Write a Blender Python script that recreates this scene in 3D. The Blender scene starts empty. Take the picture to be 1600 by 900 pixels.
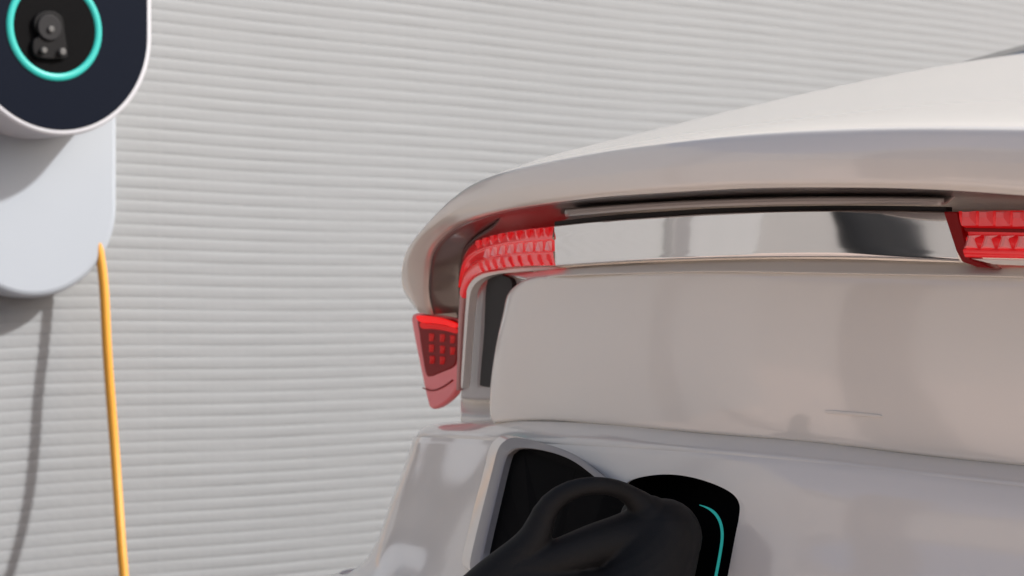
import bpy, bmesh, math, random
import numpy as np
from mathutils import Vector, Matrix
random.seed(4)
SC = bpy.context.scene
COL = SC.collection
# ------------------------------------------------------------------ camera
F, W, H = 3200.0, 1600.0, 900.0          # focal length in photo pixels
K = F / 2600.0
CAM_Z = 1.0
cam = bpy.data.cameras.new('camera'); camo = bpy.data.objects.new('camera', cam); COL.objects.link(camo)
cam.sensor_width = 36; cam.lens = 36 * F / W
cam.clip_start = 0.05; cam.clip_end = 3000
camo.location = (0, 0, CAM_Z); camo.rotation_euler = (math.radians(90), 0, 0)
cam.dof.use_dof = True; cam.dof.focus_distance = 1.64 * K; cam.dof.aperture_fstop = 9
SC.camera = camo
SC.render.resolution_x = 1024; SC.render.resolution_y = 576
# ------------------------------------------------------------------ light
S = Vector((0.80, -0.10, 0.62)).normalized()
world = bpy.data.worlds.new('World'); SC.world = world; world.use_nodes = True
nt = world.node_tree
sky = nt.nodes.new('ShaderNodeTexSky'); sky.sky_type = 'NISHITA'; sky.sun_disc = False
sky.sun_elevation = math.asin(S.z); sky.sun_rotation = math.atan2(S.x, S.y)
sky.air_density = 0.85; sky.dust_density = 4.0; sky.ozone_density = 0.1
nt.links.new(sky.outputs[0], nt.nodes['Background'].inputs[0])
nt.nodes['Background'].inputs[1].default_value = 0.115
sun = bpy.data.lights.new('sun', 'SUN'); suno = bpy.data.objects.new('sun', sun); COL.objects.link(suno)
sun.energy = 3.6; sun.angle = math.radians(2.2); sun.color = (1.0, 0.975, 0.945)
suno.rotation_euler = S.to_track_quat('Z', 'Y').to_euler()
SC.view_settings.view_transform = 'Standard'; SC.view_settings.look = 'None'
SC.view_settings.exposure = 0.52; SC.view_settings.gamma = 1.0
SC.view_settings.use_curve_mapping = False
SC.cycles.max_bounces = 10

# ------------------------------------------------------------------ helpers
def P(px, py, y):                         # a spot of the place at distance y*K
    y = y * K
    return Vector(((px - W/2) / F * y, y, CAM_Z - (py - H/2) / F * y))
def nspline(knots, vals, ts):             # natural cubic spline
    x = np.asarray(knots, float); a = np.asarray(vals, float); n = len(x) - 1
    if n == 1:
        w = ((np.asarray(ts) - x[0]) / (x[1] - x[0]))[:, None]; return a[0] * (1-w) + a[1] * w
    h = np.diff(x); A = np.zeros((n+1, n+1)); r = np.zeros_like(a); A[0,0] = A[n,n] = 1
    for i in range(1, n):
        A[i,i-1] = h[i-1]; A[i,i] = 2*(h[i-1]+h[i]); A[i,i+1] = h[i]
        r[i] = 3*((a[i+1]-a[i])/h[i] - (a[i]-a[i-1])/h[i-1])
    c = np.linalg.solve(A, r); out = []
    for t in ts:
        i = min(max(int(np.searchsorted(x, t)) - 1, 0), n-1); d = t - x[i]
        b = (a[i+1]-a[i])/h[i] - h[i]*(2*c[i]+c[i+1])/3; dd = (c[i+1]-c[i])/(3*h[i])
        out.append(a[i] + b*d + c[i]*d*d + dd*d**3)
    return np.array(out)
def hermite(knots, vals, ts):             # monotone-ish, no overshoot
    x = np.asarray(knots, float); a = np.asarray(vals, float); n = len(x)
    s = np.diff(a, axis=0) / np.diff(x)[:, None]
    m = np.zeros_like(a); m[0] = s[0]; m[-1] = s[-1]
    for i in range(1, n-1):
        p, q = s[i-1], s[i]; ok = p*q > 0
        m[i] = np.where(ok, 2*p*q/(np.where(ok, p+q, 1)), 0)
    out = []
    for t in ts:
        i = min(max(int(np.searchsorted(x, t)) - 1, 0), n-2); h = x[i+1]-x[i]; u = (t-x[i])/h
        out.append(a[i]*(2*u**3-3*u**2+1) + m[i]*h*(u**3-2*u**2+u) + a[i+1]*(3*u**2-2*u**3) + m[i+1]*h*(u**3-u**2))
    return np.array(out)
def chord(pts):
    d = [0.0]
    for p, q in zip(pts, pts[1:]): d.append(d[-1] + max((Vector(q)-Vector(p)).length, 1e-5))
    return [v / d[-1] for v in d]
def grid_points(rows, nu, nv, along='n', down='h'):
    rows = [[tuple(p) for p in r] for r in rows]
    kn = np.mean([chord(r) for r in rows], axis=0)
    ts = np.linspace(0, 1, nu)
    R = [(nspline if along == 'n' else hermite)(kn, r, ts) for r in rows]
    G = np.zeros((nv, nu, 3))
    kk = np.mean([chord([R[k][j] for k in range(len(R))]) for j in range(0, nu, max(1, nu//6))], axis=0)
    tv = sorted(set(list(np.linspace(0, 1, nv - len(kk) + 2)) + list(kk)))
    while len(tv) > nv: tv.pop(1)
    tv = (tv + [1.0]*nv)[:nv] if len(tv) < nv else tv
    tv = np.array(tv)
    for j in range(nu):
        G[:, j] = (hermite if down == 'h' else nspline)(kk, [R[k][j] for k in range(len(R))], tv)
    return G
def mesh_obj(name, verts, faces, mat, parent=None, smooth=True):
    me = bpy.data.meshes.new(name); me.from_pydata([tuple(v) for v in verts], [], faces)
    bm = bmesh.new(); bm.from_mesh(me); bmesh.ops.remove_doubles(bm, verts=bm.verts, dist=1e-6)
    bmesh.ops.recalc_face_normals(bm, faces=bm.faces); bm.to_mesh(me); bm.free()
    if smooth: me.shade_smooth()
    me.materials.append(mat)
    o = bpy.data.objects.new(name, me); COL.objects.link(o)
    if parent: o.parent = parent; o.matrix_parent_inverse = parent.matrix_basis.inverted()
    return o
def loft(name, rows, nu, nv, mat, parent=None, thick=0.004, down='h', inward=None, along='n'):
    G = grid_points(rows, nu, nv, along, down)
    V = [tuple(G[i, j]) for i in range(nv) for j in range(nu)]
    Fc = [(i*nu+j, i*nu+j+1, (i+1)*nu+j+1, (i+1)*nu+j) for i in range(nv-1) for j in range(nu-1)]
    me = bpy.data.meshes.new(name); me.from_pydata(V, [], Fc); me.shade_smooth(); me.materials.append(mat)
    # point the faces at the camera side of the panel
    me.update()
    c = me.polygons[len(me.polygons)//2]
    if c.normal.dot(Vector((0, 0, CAM_Z)) - c.center) < 0: me.flip_normals()
    o = bpy.data.objects.new(name, me); COL.objects.link(o)
    if parent: o.parent = parent; o.matrix_parent_inverse = parent.matrix_basis.inverted()
    if thick:
        m = o.modifiers.new('thickness', 'SOLIDIFY'); m.thickness = thick; m.offset = -1
    return o
def closed_curve(pts, n=6):               # rounded closed outline through 2-D points
    out = []; L = len(pts)
    for i in range(L):
        p0, p1, p2, p3 = [np.array(pts[(i+k-1) % L], float) for k in range(4)]
        for k in range(n):
            t = k / n
            out.append(tuple(0.5*((2*p1)+(-p0+p2)*t+(2*p0-5*p1+4*p2-p3)*t*t+(-p0+3*p1-3*p2+p3)*t**3)))
    return out
def bevel(o, w, seg=3, ang=30):
    m = o.modifiers.new('bevel', 'BEVEL'); m.width = w; m.segments = seg; m.limit_method = 'ANGLE'; m.angle_limit = math.radians(ang)
    m.harden_normals = False
    return o
def plate(name, outline, yf, depth, mat, parent=None, bev=0.0015, off=0.0, smooth=True):
    """solid of an outline lying on the car's rear, `depth` thick towards the car"""
    F3 = [P(x, y, yf(x, y)) - IN*off for x, y in outline]
    n = len(F3)
    B3 = [p + IN*depth for p in F3]
    faces = [tuple(range(n)), tuple(range(2*n-1, n-1, -1))] + [(i, (i+1) % n, n+(i+1) % n, n+i) for i in range(n)]
    o = mesh_obj(name, F3 + B3, faces, mat, parent, smooth)
    if smooth: o.data.set_sharp_from_angle(angle=math.radians(35))
    if bev: bevel(o, bev)
    return o
def tube_mesh(path, radii, seg=16, cap=True):
    pts = [Vector(p) for p in path]; V = []; Fc = []
    up = Vector((0.3, 0.2, 0.93))
    for i, p in enumerate(pts):
        t = (pts[min(i+1, len(pts)-1)] - pts[max(i-1, 0)]).normalized()
        a = t.cross(up).normalized(); b = t.cross(a).normalized()
        for k in range(seg):
            th = 2*math.pi*k/seg; V.append(p + (a*math.cos(th)+b*math.sin(th))*radii[i])
    for i in range(len(pts)-1):
        for k in range(seg): Fc.append((i*seg+k, i*seg+(k+1) % seg, (i+1)*seg+(k+1) % seg, (i+1)*seg+k))
    if cap: Fc.append(tuple(range(seg))); Fc.append(tuple(range(len(V)-1, len(V)-seg-1, -1)))
    return V, Fc
def smooth_path(pts, n):
    kn = chord(pts); return [Vector(v) for v in nspline(kn, [tuple(p) for p in pts], np.linspace(0, 1, n))]
def empty(name, loc, label, cat, group=None):
    o = bpy.data.objects.new(name, None); COL.objects.link(o); o.location = loc
    o['label'] = label; o['category'] = cat
    if group: o['group'] = group
    bpy.context.view_layer.update()
    return o

# ------------------------------------------------------------------ materials
def mat(name, col, rough=0.5, metal=0.0, coat=0.0, coat_rough=0.03, emit=None, estr=0.0, noise=0.0, nscale=20.0, bump=0.0, bscale=200.0, rvar=0.0, spec=0.5, trans=0.0, ior=1.45):
    m = bpy.data.materials.new(name); m.use_nodes = True; t = m.node_tree; b = t.nodes['Principled BSDF']
    b.inputs['Base Color'].default_value = (*col, 1); b.inputs['Roughness'].default_value = rough
    b.inputs['Metallic'].default_value = metal; b.inputs['Coat Weight'].default_value = coat
    b.inputs['Coat Roughness'].default_value = coat_rough; b.inputs['Specular IOR Level'].default_value = spec
    b.inputs['Transmission Weight'].default_value = trans; b.inputs['IOR'].default_value = ior
    if emit: b.inputs['Emission Color'].default_value = (*emit, 1); b.inputs['Emission Strength'].default_value = estr
    tc = t.nodes.new('ShaderNodeTexCoord')
    if noise:
        nz = t.nodes.new('ShaderNodeTexNoise'); nz.inputs['Scale'].default_value = nscale; nz.inputs['Detail'].default_value = 6
        t.links.new(tc.outputs['Object'], nz.inputs['Vector'])
        mr = t.nodes.new('ShaderNodeMapRange'); mr.inputs[1].default_value = 0.25; mr.inputs[2].default_value = 0.75
        mr.inputs[3].default_value = 1-noise; mr.inputs[4].default_value = 1+noise
        t.links.new(nz.outputs[0], mr.inputs[0])
        mx = t.nodes.new('ShaderNodeVectorMath'); mx.operation = 'SCALE'; mx.inputs[0].default_value = col
        t.links.new(mr.outputs[0], mx.inputs['Scale']); t.links.new(mx.outputs[0], b.inputs['Base Color'])
    if rvar:
        n2 = t.nodes.new('ShaderNodeTexNoise'); n2.inputs['Scale'].default_value = nscale*0.7; n2.inputs['Detail'].default_value = 4
        t.links.new(tc.outputs['Object'], n2.inputs['Vector'])
        m2 = t.nodes.new('ShaderNodeMapRange'); m2.inputs[1].default_value = 0.3; m2.inputs[2].default_value = 0.7
        m2.inputs[3].default_value = max(rough-rvar, 0.01); m2.inputs[4].default_value = rough+rvar
        t.links.new(n2.outputs[0], m2.inputs[0]); t.links.new(m2.outputs[0], b.inputs['Roughness'])
    if bump:
        n3 = t.nodes.new('ShaderNodeTexNoise'); n3.inputs['Scale'].default_value = bscale; n3.inputs['Detail'].default_value = 4
        t.links.new(tc.outputs['Object'], n3.inputs['Vector'])
        bp = t.nodes.new('ShaderNodeBump'); bp.inputs['Strength'].default_value = bump; bp.inputs['Distance'].default_value = 0.002
        t.links.new(n3.outputs[0], bp.inputs['Height']); t.links.new(bp.outputs[0], b.inputs['Normal'])
    return m
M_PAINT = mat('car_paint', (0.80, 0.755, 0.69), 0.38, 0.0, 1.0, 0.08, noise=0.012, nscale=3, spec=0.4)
M_PAINT.node_tree.nodes['Principled BSDF'].inputs['Coat IOR'].default_value = 1.85
M_PLASTIC_W = mat('charger_white', (0.345, 0.38, 0.425), 0.42, rvar=0.04, nscale=8, noise=0.01)
M_RIM = mat('charger_rim', (0.50, 0.51, 0.55), 0.3)
M_NAVY = mat('charger_glass', (0.006, 0.0085, 0.016), 0.3, spec=0.05)
M_BLACK = mat('black_plastic', (0.004, 0.004, 0.0045), 0.6, bump=0.1, bscale=700, spec=0.04)
M_PLUG = mat('plug_rubber', (0.0055, 0.0055, 0.006), 0.62, bump=0.15, bscale=900, noise=0.1, nscale=60, spec=0.35)
M_PIN = mat('socket_grey', (0.018, 0.018, 0.020), 0.6, spec=0.2)
M_TIP = mat('socket_tip', (0.085, 0.085, 0.085), 0.5)
M_COVER = mat('socket_cover_grey', (0.007, 0.007, 0.008), 0.6, spec=0.15)
M_TEAL = mat('teal_light', (0.02, 0.32, 0.29), 0.4, emit=(0.03, 0.42, 0.37), estr=0.29)
M_CHROME = mat('chrome', (0.84, 0.82, 0.81), 0.06, 1.0, rvar=0.01, nscale=5)
M_RED = mat('red_lens', (0.62, 0.012, 0.018), 0.16, 0.0, 1.0, 0.03, emit=(1.0, 0.015, 0.02), estr=0.20)
M_RED_DARK = mat('red_lens_dark', (0.14, 0.001, 0.002), 0.3, 0.0, 0.25, 0.04, spec=0.2, emit=(1,0,0), estr=0.03)
M_REDLIT = mat('red_lens_lit', (0.7, 0.0, 0.0), 0.4, 0.0, 0.2, 0.05, emit=(1.0, 0.0, 0.0), estr=0.42)
M_PINK = mat('pink_lens', (0.72, 0.17, 0.18), 0.2, 0.0, 1.0, 0.03, emit=(1,0.1,0.1), estr=0.06)
M_PINKF = mat('pink_facet', (0.85, 0.38, 0.38), 0.2, 0.0, 1.0, 0.03, emit=(1,0.25,0.25), estr=0.12)
M_FLAP = mat('flap_edge', (0.30, 0.29, 0.29), 0.4, 0.0, 0.4, 0.1, bump=0.1, bscale=900)
M_CLEAR = mat('lamp_surround', (0.40, 0.37, 0.36), 0.22, 0.0, 1.0, 0.03)
M_DARKTRIM = mat('dark_trim', (0.035, 0.033, 0.033), 0.5, spec=0.2)
M_GLASS = mat('rear_glass', (0.02, 0.022, 0.024), 0.05, 0.0, 0.0)
M_UNDER = mat('spoiler_underside', (0.12, 0.095, 0.09), 0.35, 0.0, 0.7, 0.06)  # dark colour carries the shade under the lip
M_STEP = mat('spoiler_step', (0.26, 0.23, 0.215), 0.35, 0.0, 0.5, 0.08)  # grey toned down for the shade below the lip
M_ORANGE = mat('orange_cable', (0.64, 0.295, 0.03), 0.42, noise=0.04, nscale=30)
M_SLAT = mat('cladding', (0.284, 0.296, 0.306), 0.95, spec=0.1, noise=0.035, nscale=1.5, bump=0.35, bscale=60)
M_GROUND = mat('ground', (0.46, 0.375, 0.335), 0.85, noise=0.18, nscale=3, bump=0.6, bscale=80)
M_POST = mat('dark_post', (0.012, 0.013, 0.015), 0.7, spec=0.1, noise=0.2, nscale=10)

# ------------------------------------------------------------------ setting: ground and ribbed wall
def struct(o): o['kind'] = 'structure'; return o
g = mesh_obj('ground', [(-600,-600,0),(600,-600,0),(600,600,0),(-600,600,0)], [(0,1,2,3)], M_GROUND, None, False); struct(g)
th = math.atan2(3800.0, F)
D = Vector((math.sin(th), math.cos(th), 0)); N = Vector((D.y, -D.x, 0)); Z = Vector((0,0,1))
W0 = Vector((P(0, 450, 2.90).x, P(0, 450, 2.90).y, 0))
def wall_pt(a, h, b): return W0 + D*a + Z*h + N*b
wall = bpy.data.objects.new('wall', None); COL.objects.link(wall); wall.location = W0
wall['label'] = 'pale grey wall of fine horizontal ribs behind the car and the charger'; wall['category'] = 'wall'
bpy.context.view_layer.update()
A0, A1, HT = -3.9, 9.0, 2.9
bk = mesh_obj('backing', [wall_pt(a, h, b) for a in (A0, A1) for h in (0, HT) for b in (-0.20, -0.001)],
              [(0,1,3,2),(4,6,7,5),(0,4,5,1),(2,3,7,6),(1,5,7,3),(0,2,6,4)], M_SLAT, wall, False)
PITCH = 0.0221
prof = [(0.0,-0.0004),(0.05,-0.0001),(0.16,0.0002),(0.34,0.00045),(0.50,0.0006),(0.66,0.0006),(0.80,0.0004),(0.91,0.0000),(0.985,-0.0004)]
def wav(a): return 0.0022*math.sin(a*2.9+0.4) + 0.0012*math.sin(a*7.1+1.0) + 0.006*math.exp(-((a-0.15)/0.35)**2)
NS = 150
random.seed(11)
def slat_mesh(k):
    sv = []; sf = []; ph = [random.uniform(0, 6.28) for _ in range(4)]; m_ = len(prof)
    for i in range(NS+1):
        a = -1.5 + 5.5*i/NS
        if i == 0: a = A0
        if i == NS: a = A1
        own = 0.0005*math.sin(a*17+ph[0]) + 0.0004*math.sin(a*31+ph[1]) + 0.00025*math.sin(a*61+ph[2])
        d = 1 + 0.25*math.sin(a*9+ph[3]) + 0.2*math.sin(a*23+ph[1])
        for z, b in prof: sv.append(D*a + Z*(z*PITCH + wav(a) + own*math.sin(math.pi*z)) + N*(b*d*1.1))
    for i in range(NS):
        for q in range(m_-1): sf.append((i*m_+q, (i+1)*m_+q, (i+1)*m_+q+1, i*m_+q+1))
    return sv, sf
protos = []
for r in range(int(HT/PITCH)-1):
    if r < 6:
        o = mesh_obj('slat', *slat_mesh(r), M_SLAT, wall); o.parent = wall; o.matrix_parent_inverse = Matrix(); protos.append(o)
    else:
        o = random.choice(protos).copy(); COL.objects.link(o)
    o.location = Vector((0, 0, 0.004 + r*PITCH)) + N*random.uniform(-0.0003, 0.0003)

# ------------------------------------------------------------------ charger on the wall
cz = CAM_Z - (320-450)/F*2.86*K            # height of the lower round end of the back box
ch = empty('wall_charger', wall_pt(0, cz, 0), 'white rounded wall charger with dark round-ended face and glowing teal ring', 'charger')
def px_to_a(px, b):                        # where along the wall a column of the picture falls
    # solve (W0 + D a + N b).x / .y = (px-800)/F
    k = (px - W/2)/F; q = W0 + N*b
    return (k*q.y - q.x) / (D.x - k*D.y)
def zof(py, a, b): q = wall_pt(a, 0, b); return CAM_Z - (py-450)/F*q.y
def stadium(ca, cz_, r, top, n=72):
    pts = [(ca + r*math.cos(t), cz_ + r*math.sin(t)) for t in [math.pi + math.pi*i/n for i in range(n+1)]]
    pts += [(ca + r*math.cos(t), top + r*math.sin(t)) for t in [math.pi*i/n for i in range(n+1)]]
    return pts
def wall_solid(name, outline, b0, b1, material, bev, parent, seg=4):
    n = len(outline); V = [wall_pt(a, h, b1) for a, h in outline] + [wall_pt(a, h, b0) for a, h in outline]
    Fc = [tuple(range(n)), tuple(range(2*n-1, n-1, -1))] + [(i, (i+1) % n, n+(i+1) % n, n+i) for i in range(n)]
    o = mesh_obj(name, V, Fc, material, parent); o.data.set_sharp_from_angle(angle=math.radians(30))
    if bev: bevel(o, bev, seg, 40)
    return o
PB = 0.075
pa = px_to_a(53, PB); pz = zof(320, pa, PB); 
pr = (zof(320, pa, PB) - zof(460, pa, PB)) + 0.003
wall_solid('back_box', stadium(pa, pz + 0.003, pr + 0.006, pz + 0.42), 0.007, PB, M_PLASTIC_W, 0.012, ch)
HB = 0.19
ha = px_to_a(91, HB); hz = zof(45, ha, HB); hr = hz - zof(212, ha, HB)
wall_solid('head', stadium(ha, hz, hr, hz + 0.30), PB, HB, M_RIM, 0.006, ch)
wall_solid('face_panel', stadium(ha, hz, hr - 0.0095, hz + 0.30), HB - 0.004, HB + 0.0012, M_NAVY, 0.001, ch)
def ring(name, ca, cz_, r, rt, b, material, parent, sc=0.6):
    V = []; Fc = []; n = 96; s = 12
    for i in range(n):
        t = 2*math.pi*i/n
        for k in range(s):
            p = 2*math.pi*k/s; rr = r + rt*math.cos(p)
            V.append(wall_pt(ca + rr*math.cos(t), cz_ + rr*math.sin(t), b + rt*sc*math.sin(p)))
    for i in range(n):
        for k in range(s): Fc.append((i*s+k, i*s+(k+1) % s, ((i+1) % n)*s+(k+1) % s, ((i+1) % n)*s+k))
    return mesh_obj(name, V, Fc, material, parent)
rr = (zof(45, ha, HB) - zof(121, ha, HB))
ra = px_to_a(85, HB)
ring('light_ring', ra, hz, rr, 0.0062, HB + 0.0015, M_TEAL, ch)
def circ(ca, cz_, r, n=48): return [(ca+r*math.cos(2*math.pi*i/n), cz_+r*math.sin(2*math.pi*i/n)) for i in range(n)]
sock = wall_solid('socket', circ(ra, hz, rr - 0.006), HB, HB + 0.002, M_BLACK, 0.0006, ch)
pxm = K*2.8/F
def so(x, y): return (px_to_a(x, HB), zof(y, px_to_a(x, HB), HB))
cap = closed_curve([so(50,30),so(60,20),so(78,18),so(93,28),so(97,50),so(101,80),so(98,92),so(60,92),so(48,82),so(48,64),so(58,56),so(50,44)], 5)
wall_solid('socket_cover', cap[::-1], HB + 0.002, HB + 0.010, M_COVER, 0.003, ch)
wall_solid('socket_collar', circ(*so(72,44), 0.022), HB + 0.010, HB + 0.014, M_PIN, 0.003, ch)
for x, y, r in ((73,47,0.0055),(62,80,0.0052),(91,82,0.0060)):
    c = so(x, y); wall_solid('pin', circ(*c, r, 24), HB + 0.010, HB + 0.018, M_TIP, 0.0015, ch)
# cable hanging from the charger
ctop = Vector((0,0,0))
def cab(px, py, b): a = px_to_a(px, b); return wall_pt(a, zof(py, a, b), b)
c_ = [cab(140, 300, 0.05), cab(151, 370, 0.065), cab(158, 410, 0.072), cab(166, 520, 0.09), cab(179, 700, 0.12), cab(192, 880, 0.19), cab(201, 1060, 0.26)]
e_ = P(950, 1010, 1.58)
for q in ((-0.66, 2.85, 0.20), (-0.60, 2.70, 0.04), (-0.42, 2.40, 0.012), (-0.20, 2.00, 0.012), (-0.02, 1.72, 0.012), (0.08, 1.66, 0.06)): c_.append(Vector(q))
c_ += [e_ + Vector((-0.03, -0.10, -0.42)), e_ + Vector((-0.02, -0.05, -0.16)), e_]
path = smooth_path(c_, 200)
v, f = tube_mesh(path, [0.0083]*200, 20)
cbl = mesh_obj('charging_cable', v, f, M_ORANGE); cbl['label'] = 'orange cable hanging down from under the white wall charger'; cbl['category'] = 'cable'

# ------------------------------------------------------------------ car
IN = Vector((0.76, 0.65, 0)).normalized()   # forward along the car, away from its rear
car = empty('car', P(1500, 700, 2.2), 'pearl white car seen from its rear corner with the charge flap open', 'car')
car.location.z = 0; bpy.context.view_layer.update()
def ext(row, fwd=False):
    row = list(row); t = (row[-1] - row[-2]); t.z *= 0.0; t.normalize(); e = row[-1]; f_ = IN.copy()
    if fwd: return row + [e + IN*0.3, e + IN*0.6 - Z*0.0, e + IN*0.9, e + IN*1.3]
    return row + [e + t*0.25 + f_*0.02, e + t*0.40 + f_*0.09, e + t*0.45 + f_*0.25, e + t*0.47 + f_*1.6]
# spoiler lip: crease row C and lower edge row B, tip of the left end first
ST = [((652,487,2.130),(662,489,2.115)), ((634,465,2.125),(656,463,2.10)), ((625,432,2.095),(656,425,2.07)), ((631,398,2.05),(661,394,2.03)),
      ((655,360,1.985),(690,359,1.965)), ((692,320,1.915),(727,341,1.90)), ((742,283,1.84),(775,327,1.82)), ((805,263,1.765),(832,317,1.75)),
      ((900,243,1.69),(918,306,1.675)), ((1000,227,1.62),(1008,299,1.61)), ((1150,210,1.545),(1150,291,1.54)), ((1300,201,1.485),(1300,289,1.48)),
      ((1450,198,1.43),(1450,292,1.43)), ((1600,199,1.38),(1600,302,1.38)), ((1800,203,1.315),(1800,320,1.315)), ((2000,210,1.26),(2000,342,1.26))]
Cr = [P(*c) for c, b in ST]; Br = [P(*b) for c, b in ST]
# deck / silhouette row
SD = [(655,486,2.14),(637,463,2.135),(629,432,2.105),(634,399,2.06),(658,361,1.995),(698,322,1.925),(749,287,1.86),(830,253,1.85),
      (930,225,1.87),(1060,193,1.97),(1230,152,2.17),(1420,112,2.42),(1600,83,2.70),(1790,60,3.0),(2020,36,3.35),(2260,14,3.7)]
SD[7] = (817,257,1.81); SD[8] = (927,226,1.86)
Sr = [P(*s) if i > 6 else P(*ST[i][0]) + Vector((0.006, 0.05, -0.001)) for i, s in enumerate(SD)]
def mix(a, b, t): return [p.lerp(q, t) for p, q in zip(a, b)]
def shift(r, v): return [p + Vector(v) for p in r]
# rounded crease: rows just above and below it
deck_rows = [Sr]
mid = mix(Cr, Sr, 0.5); 
for i, p in enumerate(mid):
    if i > 8: p.z += 0.001
deck_rows += [mid]
near = []
for i, (c, s, b) in enumerate(zip(Cr, Sr, Br)):
    w = min(0.020, 0.4*(s-c).length); near.append(c + (s-c).normalized()*w)
below = [c + (b-c)*0.16 for c, b in zip(Cr, Br)]
rnd = [(n_*0.25 + c*0.5 + w_*0.25) for n_, c, w_ in zip(near, Cr, below)]
belly = mix(Cr, Br, 0.55)
for i, p in enumerate(belly): belly[i] = p - IN*0.004
botn = mix(Cr, Br, 0.93)
edge = [b + (IN*0.006 if True else 0) + Vector((0,0,-0.002)) for b in Br]
edge2 = [b + IN*0.016 + Vector((0,0,-0.002)) for b in Br]
loft('spoiler', [ext(q, k == 0) for k, q in enumerate(deck_rows + [near, rnd, below, belly, botn, edge, edge2])], 260, 90, M_PAINT, car, 0.003)
# underside between lip and lamps
UD = [(716,500,2.16),(711,480,2.15),(709,455,2.14),(712,425,2.12),(720,398,2.08),(738,378,2.04),(775,364,1.975),(820,357,1.90),
      (900,346,1.835),(1005,337,1.765),(1150,329,1.70),(1300,326,1.645),(1450,326,1.59),(1600,325,1.54),(1800,326,1.475),(2000,332,1.42)]
Ur = [P(*u) for u in UD]
um = []
for i, (e, u) in enumerate(zip(edge2, Ur)):
    um.append(e.lerp(u, 0.45) + Vector((0, 0, 0.006)) + (IN*0.03 if i < 6 else IN*0.0))
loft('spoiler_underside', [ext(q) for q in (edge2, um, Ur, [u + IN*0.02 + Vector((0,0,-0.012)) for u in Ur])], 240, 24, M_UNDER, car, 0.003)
# plain unlit step strip under the lip
ls = [(884,326,1.765),(1000,317,1.70),(1150,310,1.63),(1300,307,1.575),(1476,309,1.51)]
lb = [(884,334,1.775),(1000,324,1.71),(1150,316.5,1.64),(1300,313.5,1.585),(1476,315,1.52)]
loft('lip_step', [[P(*p) for p in ls], [P(*p) for p in lb], [P(*p) + IN*0.02 + Z*0.01 for p in lb]], 60, 8, M_STEP, car, 0.003)

# quarter panel on the far side
side = []
for i, s in enumerate(Sr):
    side.append(s)
base = P(640, 700, 2.16)
q1 = [(s + Vector((0.0, 0.14, -0.01))) if i < 7 else (s + Vector((0.03, 0.12, -0.06))) if i < 10 else (s + Vector((0.03, 0.10, -0.08))) for i, s in enumerate(Sr)]
q2 = []
for i, s in enumerate(Sr):
    dist = max(0, (s - base).dot(IN)); t_ = base + IN*(dist + 0.12 + 0.02*i); t_.z = 0.86; q2.append(t_ + (Vector((0.05, 0.12, 0)) if i < 7 else Vector()))
q3 = [Vector((p.x, p.y, 0.35)) for p in q2]
q0 = [s + Vector((0.012, 0.035, -0.022)) for s in Sr]
loft('quarter_panel', [q0, q1, q2, q3], 80, 24, M_PAINT, car, 0.003)
# rear window
loft('rear_window', [[P(1478,104,2.56), P(1600,70,2.85), P(1760,30,3.1), P(1950,-12,3.4)], [P(1500,140,2.5), P(1640,110,2.75), P(1820,80,2.95), P(2050,50,3.2)]], 20, 6, M_GLASS, car, 0.006)

# tailgate panel
def rear_y(px):
    return float(nspline([700,775,860,980,1100,1267,1433,1600,1800,2000], np.array([[2.06,1.93,1.832,1.745,1.68,1.61,1.553,1.50,1.44,1.385]]).T, [px])[0][0])
T_top = [(823,434),(873,428),(973,424),(1100,421),(1322,424),(1500,427),(1600,429),(1800,436),(2000,446)]
T_bot = [(770,661),(812,658),(920,662),(1100,678),(1322,698),(1500,719),(1600,729),(1800,750),(2000,772)]
def trow(t, dy=0.0, bulge=0.0, xl=0.0):
    r = []
    for i, (a, b) in enumerate(zip(T_top, T_bot)):
        x = a[0] + (b[0]-a[0])*t + (xl if i == 0 else xl*0.4 if i == 1 else 0); y = a[1] + (b[1]-a[1])*t
        r.append(P(x, y, rear_y(x)) + IN*dy - IN*bulge)
    return r
rows = [trow(0.0, 0.03, 0, 18), trow(0.0, 0.006, 0, 6), trow(0.035, 0, 0, -8), trow(0.12, 0, 0.0030, -20)]
rows += [trow(t, 0, 0.0072*4*t*(1-t), -20*(1-t)**0.5) for t in (0.26, 0.42, 0.60, 0.78, 0.92)] + [trow(0.985, 0, 0, 0), trow(1.0, 0.003), trow(1.003, 0.02)]
# fold the left edge in
for r in rows:
    r.insert(0, r[0] + IN*0.05 + Vector((0.012, 0, 0)))
loft('tailgate', [ext(q) for q in rows], 220, 50, M_PAINT, car, 0.003)
# tailgate top ledge below the chrome bar
l1 = [(800,430),(870,420),(973,412),(1100,407),(1322,405),(1500,410),(1600,411),(1800,415),(2000,422)]
loft('bar_ledge', [[P(x,y,rear_y(x)+0.015) for x,y in l1], [P(a,b+3,rear_y(a)-0.002) for a,b in T_top], [P(a,b+6,rear_y(a)+0.02) for a,b in T_top]], 100, 10, M_PAINT, car, 0.003)
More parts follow.
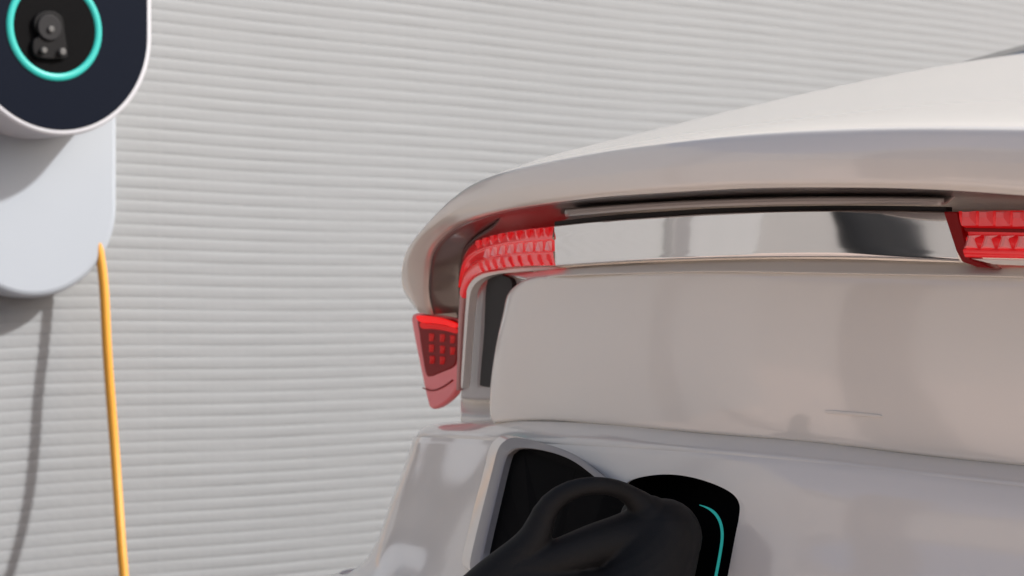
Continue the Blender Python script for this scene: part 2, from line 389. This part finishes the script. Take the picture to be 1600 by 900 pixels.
# chrome bar
ctp = [(866,352),(930,345),(1000,339.5),(1100,333),(1200,329.5),(1300,328),(1400,328.5),(1477,330)]
cbt = [(871,416),(935,411.5),(1005,407.5),(1105,404),(1208,402),(1312,402),(1418,404.5),(1503,408.5)]
stx = np.linspace(0, 1, 30); ctp = nspline(np.linspace(0, 1, 8), ctp, stx).tolist(); cbt = nspline(np.linspace(0, 1, 8), cbt, stx).tolist()
def twist(x, t):
    u = (x-1372)*0.00072; w_ = (t-0.5)*0.5 + 4*(t-0.5)**3
    return TW*w_*u*math.exp(-(u/0.10)**2)
TW = 0.03
def crow(t, out):
    return [P(a[0]+(b[0]-a[0])*t, a[1]+(b[1]-a[1])*t, rear_y(a[0]+(b[0]-a[0])*t)) - IN*(out + twist(a[0]+(b[0]-a[0])*t, t)) for a, b in zip(ctp, cbt)]
loft('chrome_bar', [crow(0, -0.02), crow(0.0, -0.003), crow(0.03, 0.0000), crow(0.08,0.0002), crow(0.3, 0.0008), crow(0.55, 0.0016), crow(0.8, 0.0024), crow(0.92, 0.0028), crow(0.97, 0.0024), crow(1.0, 0.0005), crow(1.0, -0.02)], 160, 60, M_CHROME, car, 0.0, down='h')

plate('bar_seal', [(866,346),(930,338.5),(1000,332.5),(1100,326),(1200,322.5),(1300,321),(1400,321.5),(1478,323),(1478,331),(1400,329.5),(1300,329),(1200,330.5),(1100,334),(1000,340.5),(930,346),(866,353)], lambda x, y: rear_y(x)+0.006, 0.01, M_DARKTRIM, car, 0.0008)
# corner between tailgate and lamp
def cy(px): return float(nspline([630,660,700,740,790,850], np.array([[2.20,2.16,2.085,2.03,1.97,1.90]]).T, [px])[0][0])
corner = [[(733,446),(745,431),(775,424),(830,424)],[(727,500),(742,490),(775,490),(820,490)],[(724,560),(740,560),(775,560),(815,560)],[(722,600),(738,604),(775,606),(812,606)],
          [(720,622),(737,624),(775,624),(810,624)]]
lp = empty('lamp_surround', (0,0,0), '', ''); 
bpy.data.objects.remove(lp)
loft('lamp_surround', [[P(x, y, cy(x)+0.02) for x, y in r] for r in corner], 40, 30, M_CLEAR, car, 0.003)
loft('corner_shelf', [[P(x, y+dy, cy(x)+o) for x, y in corner[-1]] for dy, o in ((-2,0.02),(4,0.045),(12,0.03),(30,-0.0),(44,0.0))], 40, 16, M_PAINT, car, 0.003)
plate('vent', closed_curve([(762,436),(790,432),(800,450),(782,520),(776,590),(774,604),(752,603),(750,592),(756,520)], 5), lambda x, y: cy(x)+0.008, 0.01, M_DARKTRIM, car, 0.001)
plate('surround_trim', closed_curve([(728,470),(731,448),(746,431),(775,423),(820,418),(868,417),(868,420),(822,424),(778,428),(752,436),(738,450),(733,472),(727,545),(723,600),(720,600),(723,545)], 4), lambda x, y: cy(x)-0.012, 0.012, M_PAINT, car, 0.0008)

# left tail lamp: strip bending round the corner
lt = empty('tail_lamp', P(790, 390, 1.9), '', ''); del lt['label']; del lt['category']; lt.parent = car; lt.matrix_parent_inverse = car.matrix_basis.inverted()
bpy.context.view_layer.update()
tl_o = [(868,353),(820,358),(780,365),(752,374),(733,388),(723,410),(720,440),(718,490),(717,560),(716,610)]
tl_i = [(872,415),(822,416),(783,419),(758,424),(742,432),(732,446),(726,466),(723,500),(720,560),(718,610)]
def ly(px): return float(nspline([700,725,760,820,872], np.array([[2.11,2.055,1.985,1.885,1.825]]).T, [px])[0][0])
tl_o2 = tl_o[5:]; tl_i2 = tl_i[5:]; tl_o = tl_o[:7]; tl_i = tl_i[:7]
def lrow(t, out): return [P(a[0]+(b[0]-a[0])*t, a[1]+(b[1]-a[1])*t, ly(a[0]+(b[0]-a[0])*t)) - IN*out for a, b in zip(tl_o, tl_i)]
def child(o, parent):
    o.parent = parent; o.matrix_parent_inverse = (parent.matrix_parent_inverse.copy() @ Matrix()) if False else Matrix(); 
    return o
def under(parent):
    bpy.context.view_layer.update(); return parent.matrix_world.inverted()
def loft_child(name, rows, nu, nv, m, par, thick, down='h'):
    o = loft(name, rows, nu, nv, m, None, thick, down); o.parent = par; o.matrix_parent_inverse = under(par); return o
loft_child('lens', [lrow(0, -0.02), lrow(0, 0.0), lrow(0.33, 0.006), lrow(0.38, 0.002), lrow(0.62, 0.002), lrow(0.66, 0.006), lrow(1.0, 0.002), lrow(1, -0.02)], 90, 40, M_RED, lt, 0.0)
M_EDGE = mat('lens_edge', (0.50, 0.22, 0.20), 0.25, 0.0, 1.0, 0.05)
def erow(t, out): return [P(a[0]+(b[0]-a[0])*t, a[1]+(b[1]-a[1])*t, ly(a[0]+(b[0]-a[0])*t)) - IN*out for a, b in zip(tl_o2[1:], tl_i2[1:])]
loft_child('lens_edge', [erow(0, -0.02), erow(0, 0.001), erow(0.5, 0.004), erow(1.0, 0.001), erow(1, -0.02)], 40, 12, M_EDGE, lt, 0.0)
# pyramid reflectors, one mesh shared by all
def pyramid_mesh(m, name, top=0.35):
    me = bpy.data.meshes.new(name)
    v = [(-.5,0,-.5),(.5,0,-.5),(.5,0,.5),(-.5,0,.5),(-top/2,-.5,0.05),(top/2,-.5,0.05),(top/2,-.5,.42),(-top/2,-.5,.42),(-.5,.6,-.5),(.5,.6,-.5),(.5,.6,.5),(-.5,.6,.5)]
    f = [(0,1,5,4),(1,2,6,5),(2,3,7,6),(3,0,4,7),(4,5,6,7),(8,9,1,0),(9,10,2,1),(10,11,3,2),(11,8,0,3),(8,11,10,9)]
    me.from_pydata(v, [], f); me.materials.append(m); return me
PYR = pyramid_mesh(M_RED, 'facet'); PYRP = pyramid_mesh(M_PINKF, 'facet')
def tri_mesh(m, name):
    me = bpy.data.meshes.new(name)
    b_ = [(-.5,-.5),(.5,-.5),(.5,.5),(-.5,.5)]; t_ = [(-.44,-.42),(.44,-.42),(.09,.44),(-.09,.44)]
    v = [(x,.6,z) for x, z in b_] + [(x,-.05,z) for x, z in t_] + [(-.08,-.55,-.30),(.08,-.55,-.30)]
    f = [(3,2,1,0)] + [(i,(i+1)%4,4+(i+1)%4,4+i) for i in range(4)] + [(4,5,9,8),(5,6,9),(6,7,8,9),(7,4,8)]
    me.from_pydata(v, [], f); me.materials.append(m); return me
TRI = tri_mesh(M_PINKF, 'facet')
M_MID = mat('rose_facet', (0.70, 0.10, 0.115), 0.2, 0.0, 1.0, 0.03, emit=(1,0.05,0.05), estr=0.10); PYRM = pyramid_mesh(M_MID, 'facet', 0.5)
def facet(me, par, p, w, h, d, normal):
    o = bpy.data.objects.new('facet', me); COL.objects.link(o)
    x = Vector((-normal.y, normal.x, 0)).normalized()
    R = Matrix((x, -normal, Z)).transposed().to_4x4()
    M = Matrix.Translation(p) @ R @ Matrix.Diagonal((w, d, h, 1))
    o.parent = par; o.matrix_parent_inverse = under(par); o.matrix_basis = M
    return o
def nrm(px):
    a = P(px-8, 400, ly(px-8) if px < 900 else rear_y(px-8)); b = P(px+8, 400, ly(px+8) if px < 900 else rear_y(px+8)); t = (b-a).normalized()
    return Vector((t.y, -t.x, 0))
for rowt, me in ((0.17, PYR), (0.5, TRI), (0.84, PYR)):
    xs = [859, 845, 830, 815, 801, 787, 774, 762, 751]
    for x in xs[:9 if rowt != 0.5 else 8]:
        k = np.interp(-x, [-a[0] for a in tl_o], range(len(tl_o))); i = int(k); fr = k-i
        o_ = np.array(tl_o[i])*(1-fr)+np.array(tl_o[i+1])*fr; n_ = np.array(tl_i[i])*(1-fr)+np.array(tl_i[i+1])*fr
        q = o_*(1-rowt)+n_*rowt; p = P(q[0], q[1], ly(q[0])) - IN*0.005
        facet(me, lt, p, 0.0088*1.05, 0.0125, 0.006, nrm(q[0]))
# side part of the lamp
sl = empty('side_lamp', P(680, 560, 2.15), '', ''); del sl['label']; del sl['category']; sl.parent = car; sl.matrix_parent_inverse = car.matrix_basis.inverted()
bpy.context.view_layer.update()
def plate_child(name, outline, yf, depth, m, par, bev, off=0.0):
    o = plate(name, outline, yf, depth, m, None, bev, off); o.parent = par; o.matrix_parent_inverse = under(par); return o
sy = lambda x, y: 2.155 - (x-680)*0.0009
plate_child('lens', closed_curve([(642,497),(650,489),(675,491),(719,503),(719,545),(717,590),(711,612),(700,626),(684,637),(672,638),(666,622),(654,565),(646,525)], 6), sy, 0.012, M_PINK, sl, 0.004)
plate_child('lens_inset', closed_curve([(656,493),(690,496),(717,505),(717,540),(714,565),(708,574),(690,582),(674,588),(667,585),(662,560),(657,525)], 6), sy, 0.02, M_RED_DARK, sl, 0.002, 0.002)
plate_child('light_bar', closed_curve([(656,493),(690,496),(717,505),(716,512),(700,508),(680,505),(660,503)], 5), sy, 0.015, M_REDLIT, sl, 0.001, 0.0045)
M_GLOW = mat('lamp_glow', (0.5, 0.002, 0.002), 0.35, emit=(1.0, 0.0, 0.0), estr=0.22)
plate_child('glow_fade', closed_curve([(660,504),(680,506),(700,509),(716,513),(716,521),(700,517),(680,514),(662,513)], 5), sy, 0.015, M_GLOW, sl, 0.001, 0.0035)  # dimmer strip added to imitate the bar's glow fading downwards
M_DOT = mat('lamp_cell', (0.55, 0.004, 0.004), 0.3, 0.0, 0.3, 0.05, emit=(1.0, 0.0, 0.0), estr=0.10)
CELL = pyramid_mesh(M_DOT, 'reflector_cell', 0.4)
for x, y in ((676,527),(693,528),(709,530),(676,544),(693,546),(709,548),(677,562),(693,563)):
    o = bpy.data.objects.new('reflector_cell', CELL); COL.objects.link(o); o.parent = sl; o.matrix_parent_inverse = under(sl)
    o.matrix_basis = Matrix.Translation(P(x, y, sy(x, y)) - Vector((0, 0.004, 0))) @ Matrix.Diagonal((0.0090, 0.0035, 0.0100, 1))
v, f = tube_mesh(smooth_path([P(x, y, sy(x,y)) - IN*0.0012 for x, y in ((662,606),(675,610),(690,606),(708,594))], 16), [0.0010]*16, 8)
o = mesh_obj('lens_seam', v, f, M_RED_DARK); o.parent = sl; o.matrix_parent_inverse = under(sl)

# right tail lamp
rt = empty('tail_lamp', P(1650, 370, 1.5), '', ''); del rt['label']; del rt['category']; rt.parent = car; rt.matrix_parent_inverse = car.matrix_basis.inverted()
bpy.context.view_layer.update()
ry = lambda x, y: rear_y(x)
rl_t = [(1500,330),(1600,329),(1750,331),(1900,336)]; rl_b = [(1513,402),(1600,404),(1750,409),(1900,418)]
def rrow(t, out): return [P(a[0]+(b[0]-a[0])*t, a[1]+(b[1]-a[1])*t, rear_y(a[0]+(b[0]-a[0])*t)) - IN*out for a, b in zip(rl_t, rl_b)]
loft_child('lens', [rrow(0,-0.02), rrow(0, 0.002), rrow(0.3,0.003), rrow(0.38,-0.004), rrow(0.52,-0.004), rrow(0.58, 0.001), rrow(0.8,0.003), rrow(0.84, 0.006), rrow(1.0,0.004), rrow(1.0,-0.02)], 60, 40, M_RED, rt, 0.0)
plate_child('prism', [(1478,331),(1500,331),(1507,360),(1516,395),(1520,404),(1558,420),(1530,417),(1507,409),(1498,392)], ry, 0.02, M_RED_DARK, rt, 0.001, 0.004)
plate_child('lens_groove', [(1509,356),(1600,357.5),(1750,361),(1900,367),(1900,374),(1750,367.5),(1600,363.5),(1511,362)], ry, 0.012, M_RED_DARK, rt, 0.0005, 0.003)
for i in range(15):
    x = 1517 + i*26.5
    for (y0, h, w, me) in ((341, 0.0135, 0.0140, PYRM), (378, 0.0130, 0.0150, TRI)):
        xx = x + (3 if y0 > 350 else 0); yy = y0 + (xx-1500)*0.012
        facet(me, rt, P(xx, yy, rear_y(xx)) - IN*0.003, w, h, 0.013, nrm(1510))
plate('lamp_trim', [(1516,404),(1600,405.5),(1750,411),(1900,420),(1900,428),(1750,421),(1600,415),(1552,413)], lambda x, y: rear_y(x)-0.003, 0.015, M_PAINT, car, 0.0008)
# small handle lip on the tailgate
plate('handle_lip', closed_curve([(1294,641),(1335,644),(1374,648),(1374,652),(1335,649),(1294,646)], 4), lambda x, y: rear_y(x)-0.0045, 0.012, M_PAINT, car, 0.0008, 0.001)

# bumper
R = [
 [(672,666,2.16),(715,660,2.05),(775,658,1.95),(860,659,1.85),(980,665,1.762),(1100,677,1.695),(1267,690,1.625),(1433,710,1.568),(1600,727,1.515),(1800,748,1.455),(2000,770,1.40)],
 [(661,674,2.135),(705,675,2.005),(768,679,1.905),(855,684,1.805),(978,691,1.722),(1100,700,1.657),(1267,714,1.587),(1433,733,1.530),(1600,751,1.478),(1800,775,1.418),(2000,798,1.365)],
 [(657,681,2.132),(701,684,2.0),(764,688,1.90),(852,693,1.80),(976,700,1.717),(1100,708,1.652),(1267,722,1.582),(1433,741,1.525),(1600,760,1.473),(1800,784,1.413),(2000,808,1.36)],
 [(645,720,2.125),(690,722,1.99),(755,726,1.888),(846,731,1.79),(972,738,1.708),(1100,746,1.643),(1267,760,1.573),(1433,778,1.516),(1600,796,1.464),(1800,820,1.404),(2000,845,1.352)],
 [(620,786,2.11),(668,790,1.972),(738,794,1.868),(835,800,1.775),(966,806,1.695),(1100,814,1.632),(1267,826,1.563),(1433,843,1.507),(1600,860,1.456),(1800,884,1.396),(2000,908,1.345)],
 [(597,850,2.09),(645,856,1.95),(720,862,1.848),(824,868,1.758),(960,874,1.68),(1100,880,1.618),(1267,892,1.551),(1433,908,1.496),(1600,924,1.446),(1800,948,1.386),(2000,972,1.336)],
 [(556,890,2.06),(615,920,1.91),(702,940,1.82),(815,950,1.737),(955,956,1.664),(1100,962,1.605),(1267,972,1.54),(1433,988,1.486),(1600,1004,1.437),(1800,1028,1.378),(2000,1052,1.328)],
 [(500,910,2.02),(580,990,1.87),(680,1060,1.795),(805,1090,1.72),(950,1100,1.652),(1100,1106,1.595),(1267,1114,1.532),(1433,1128,1.48),(1600,1144,1.432),(1800,1168,1.374),(2000,1190,1.324)],
 [(480,1300,2.0),(565,1330,1.87),(670,1350,1.80),(800,1370,1.735),(950,1380,1.672),(1100,1390,1.615),(1267,1400,1.552),(1433,1415,1.50),(1600,1430,1.452),(1800,1450,1.394),(2000,1470,1.344)]]
R[0] = [(a, b, c+0.005) if a < 775 else (a, b, rear_y(a)+0.004) for a, b, c in R[0]]
rows = [[P(*p) for p in r] for r in R]
for r in rows: r.insert(0, r[0] + IN*0.10 + Vector((0.03, 0, 0)))
shoulder = [[p + IN*0.12 + Z*0.004 for p in rows[0]]] + rows[:3]
shd = loft('bumper_shoulder', [ext(q) for q in shoulder], 300, 16, M_PAINT, car, 0.003)
rows = rows[2:]
rows.append([p + IN*0.12 for p in rows[-1]])
for p in rows[-1]: p.z = 0.18
bump = loft('bumper', [ext(q) for q in rows], 300, 110, M_PAINT, None, 0.003, down='n')
# cut the charge port opening
port = [(960,800),(966,775),(976,758),(992,748),(1025,742),(1057,742),(1090,748),(1122,759),(1145,772),(1155,787),(1155,806),(1148,842),(1137,900),(1125,960),(1100,985),(1040,985),(980,975),(962,930)]
from mathutils.bvhtree import BVHTree
tv_ = [v.co.copy() for v in bump.data.vertices]; tp_ = [tuple(p.vertices) for p in bump.data.polygons]
k_ = len(tv_); tv_ += [v.co.copy() for v in shd.data.vertices]; tp_ += [tuple(i+k_ for i in p.vertices) for p in shd.data.polygons]
tree = BVHTree.FromPolygons(tv_, tp_)
def by(x, y):
    h = tree.ray_cast(Vector((0, 0, CAM_Z)), Vector(((x-W/2)/F, 1, -(y-H/2)/F)).normalized())
    return h[0].y / K if h[0] else float(np.interp(x, [720,835,966,1100,1267], [1.86,1.775,1.695,1.632,1.563]))
pc = closed_curve(port, 5)
cut = plate('cutter', pc, by, 0.16, M_BLACK, None, 0, 0.05)
bo = bump.modifiers.new('port', 'BOOLEAN'); bo.object = cut; bo.operation = 'DIFFERENCE'; bo.solver = 'EXACT'
bv = bevel(bump, 0.0015, 2, 50)
bpy.context.view_layer.update()
dg = bpy.context.evaluated_depsgraph_get(); nm = bpy.data.meshes.new_from_object(bump.evaluated_get(dg))
bump.modifiers.clear(); bump.data = nm; nm.set_sharp_from_angle(angle=math.radians(40))
bpy.data.objects.remove(cut)
bump.parent = car; bump.matrix_parent_inverse = car.matrix_basis.inverted()
# port pocket: side wall and floor
big = [(1055+(x-1055)*1.012, 860+(y-860)*1.012) for x, y in pc]
n = len(big)
fr_ = [P(x, y, by(x,y)+0.004) for x, y in big]; bk_ = [p + IN*0.05 for p in fr_]
V = fr_ + bk_; Fc = [(i, (i+1) % n, n+(i+1) % n, n+i) for i in range(n)] + [tuple(range(n, 2*n))]
po = mesh_obj('charge_port', V, Fc, M_BLACK, car); 
so_ = po.modifiers.new('thickness', 'SOLIDIFY'); so_.thickness = 0.003; so_.offset = 1; po.data.set_sharp_from_angle(angle=math.radians(40))
led = smooth_path([P(x, y, by(x,y)+o) for x, y, o in ((1093,789,0.012),(1104,793,0.012),(1116,801,0.012),(1125,815,0.012),(1128.5,835,0.012),(1126,860,0.012),(1119,898,0.012),(1108,950,0.012))], 50)
v, f = tube_mesh(led, [0.0004 + 0.0011*min(1, i/8) for i in range(50)], 10)
o = mesh_obj('light_strip', v, f, M_TEAL); o.parent = po; o.matrix_parent_inverse = under(po)
# open charge flap: tray standing off the bumper
fo = [(804,684),(788,690),(778,704),(770,735),(752,805),(740,855),(735,880),(738,893),(760,912),(800,950),(880,985),(980,985),(1005,930),(1010,850),(1000,800),(977,763),(947,745),(911,718),(879,702),(836,689)]
fi = [(807,702),(795,708),(787,722),(768,800),(753,866),(752,884),(766,900),(810,935),(880,965),(965,965),(988,920),(994,850),(985,806),(967,776),(942,757),(901,725),(869,710),(832,702)]
fy = lambda x, y: by(x, y) - 0.028
fl = empty('charge_flap', P(850, 850, 1.72), '', ''); del fl['label']; del fl['category']; fl.parent = car; fl.matrix_parent_inverse = car.matrix_basis.inverted()
a_ = closed_curve(fo, 5)
ic = closed_curve(fi, 5)
# match the inner outline to the outer by angle about the centre
def resample(c, n, cx, cy_):
    ang = [math.atan2(y-cy_, x-cx) for x, y in c]; out = []
    L = len(c)
    for k in range(n):
        th_ = -math.pi + 2*math.pi*(k+0.5)/n; best = None
        dx, dy = math.cos(th_), math.sin(th_)
        for i in range(L):
            x1, y1 = c[i][0]-cx, c[i][1]-cy_; x2, y2 = c[(i+1) % L][0]-cx, c[(i+1) % L][1]-cy_
            den = dx*(y2-y1) - dy*(x2-x1)
            if abs(den) < 1e-9: continue
            s_ = (x1*(y2-y1) - y1*(x2-x1))/den; u_ = (x1*dy - y1*dx)/den
            if s_ > 0 and -1e-6 <= u_ <= 1+1e-6: best = max(best or 0, s_)
        out.append((cx+dx*best, cy_+dy*best))
    return out
NA = 160; ao = resample(a_, NA, 860, 840); ai = resample(ic, NA, 860, 840)
FO = [P(x, y, fy(x,y)) for x, y in ao]; FI = [P(x, y, fy(x,y)) for x, y in ai]
IB = [p + IN*0.012 for p in FI]; OB = [p + Vector((-0.0095, 0.040, 0)) for p in FO]
V = [p + Vector((-0.0005, 0.002, 0)) for p in FO] + [FO[i].lerp(FI[i], 0.18) for i in range(NA)] + [FO[i].lerp(FI[i], 0.9) for i in range(NA)] + [p + IN*0.002 for p in FI] + IB
Fc = []
for r in range(4):
    for i in range(NA): Fc.append((r*NA+i, r*NA+(i+1) % NA, (r+1)*NA+(i+1) % NA, (r+1)*NA+i))
o = mesh_obj('rim', V, Fc, M_FLAP); o.parent = fl; o.matrix_parent_inverse = under(fl); o.data.set_sharp_from_angle(angle=math.radians(50))
o = mesh_obj('door_skin', OB + [p + Vector((-0.0012, 0.005, 0)) for p in FO] + [p + Vector((-0.0003, 0.0015, 0)) for p in FO], [(k*NA+i, k*NA+(i+1) % NA, (k+1)*NA+(i+1) % NA, (k+1)*NA+i) for k in range(2) for i in range(NA)], M_PAINT); o.parent = fl; o.matrix_parent_inverse = under(fl)
o = mesh_obj('lining', [p + IN*0.011 for p in FI] + [p + IN*0.016 for p in FI], [tuple(range(NA)), tuple(range(2*NA-1, NA-1, -1))] + [(i,(i+1)%NA,NA+(i+1)%NA,NA+i) for i in range(NA)], M_BLACK, None, False)
o.parent = fl; o.matrix_parent_inverse = under(fl)

# ------------------------------------------------------------------ dark column added out of view, to be mirrored in the chrome bar
pp = Vector((-1.07, 1.31, 0)); V = []; Fc = []; n = 32
pr_ = [(0.0,0.0),(0.098,0.0),(0.098,0.5),(0.098,1.62),(0.088,1.65),(0.0,1.66)]
for rr_, z in pr_: V += [pp + Vector((rr_*math.cos(2*math.pi*i/n), rr_*math.sin(2*math.pi*i/n), z)) for i in range(n)]
for k in range(len(pr_)-1): Fc += [(k*n+i, k*n+(i+1) % n, (k+1)*n+(i+1) % n, (k+1)*n+i) for i in range(n)]
o = mesh_obj('added_post', V, Fc, M_POST); o['label'] = 'dark round column added out of view for the mirrored black shape in the chrome bar'; o['category'] = 'added_post'
# grey rectangular pipe added out of view, for a faint mirrored band
M_DUCT = mat('added_downpipe', (0.17, 0.172, 0.178), 0.6, noise=0.05, nscale=6)
V = [wall_pt(a, h, b) for a in (-2.36, -2.14) for h in (0.02, 2.86) for b in (0.02, 0.12)]
dp = mesh_obj('added_downpipe', V, [(0,1,3,2),(4,6,7,5),(0,4,5,1),(2,3,7,6),(1,5,7,3),(0,2,6,4)], M_DUCT, None, False); bevel(dp, 0.012)
dp['label'] = 'grey pipe added on the wall out of view, for a faint band mirrored in the chrome bar'; dp['category'] = 'pipe'
# ------------------------------------------------------------------ grey building added out of view, for paint and chrome to mirror
M_FACADE = mat('facade', (0.165, 0.168, 0.172), 0.8, noise=0.06, nscale=0.4)
M_ROOFEDGE = mat('roof_edge', (0.08, 0.08, 0.085), 0.6)
added_hall = empty('added_hall', (-15, -9, 0), 'plain grey building added out of view for the grey mirrored in the paint and the chrome bar', 'building')
def hbox(name, x0, x1, y0, y1, z0, z1, m):
    V = [(x, y, z) for x in (x0, x1) for y in (y0, y1) for z in (z0, z1)]
    return mesh_obj(name, V, [(0,1,3,2),(4,6,7,5),(0,4,5,1),(2,3,7,6),(1,5,7,3),(0,2,6,4)], m, added_hall, False)
hbox('facade', -27, -15, -30, 14, 0, 7.6, M_FACADE)
hbox('roof', -27.2, -14.8, -30.2, 14.2, 7.6, 8.0, M_ROOFEDGE)
for y in (-28, -24, -20, -16, -12, -8, 5, 9): hbox('window', -15.1, -14.96, y, y+1.6, 1.2, 5.8, M_GLASS)
# ------------------------------------------------------------------ charging plug
MM = 1.55*K/F
segs = [[(730,960,1.56,50),(775,905,1.56,38),(812,868,1.56,30),(838,835,1.56,25),(852,800,1.56,20),(880,772,1.56,16.5),(922,759,1.56,14.5),(955,761,1.565,14),(983,773,1.575,16),(1002,790,1.58,24),(1014,812,1.585,40)],
        [(785,900,1.56,38),(850,882,1.56,32),(900,864,1.565,34),(950,848,1.575,38),(1000,843,1.585,54),(1036,840,1.59,63)],
        [(1036,840,1.59,64),(1018,878,1.585,74),(990,930,1.58,84),(955,990,1.58,92)],
        [(1001,809,1.60,34),(1030,815,1.62,36),(1045,830,1.66,50)],
        [(780,910,1.56,40),(870,945,1.56,60),(960,960,1.575,84)]]
V = []; Fc = []
for s in segs:
    pth = smooth_path([P(a, b, c) for a, b, c, r in s], 24); kn = chord([P(a, b, c) for a, b, c, r in s])
    rd = hermite(kn, [[r*MM] for a, b, c, r in s], np.linspace(0, 1, 24))[:, 0]
    # round both ends
    for end in (0, 1):
        pass
    v, f = tube_mesh(pth, rd, 24); k = len(V); V += v; Fc += [tuple(i+k for i in q) for q in f]
    for (a, b, c, r) in (s[0], s[-1]):
        bm = bmesh.new(); bmesh.ops.create_uvsphere(bm, u_segments=24, v_segments=12, radius=r*MM*0.99)
        k = len(V); ctr = P(a, b, c); V += [x.co + ctr for x in bm.verts]; Fc += [tuple(x.index+k for x in q.verts) for q in bm.faces]; bm.free()
pl = mesh_obj('charging_plug', V, Fc, M_PLUG)
rm = pl.modifiers.new('remesh', 'REMESH'); rm.mode = 'VOXEL'; rm.voxel_size = 0.0018; rm.use_smooth_shade = True
sm = pl.modifiers.new('smooth', 'SMOOTH'); sm.iterations = 6; sm.factor = 0.6
pl['label'] = 'black charging plug with looped hand grip pushed into the open charge port'; pl['category'] = 'plug'
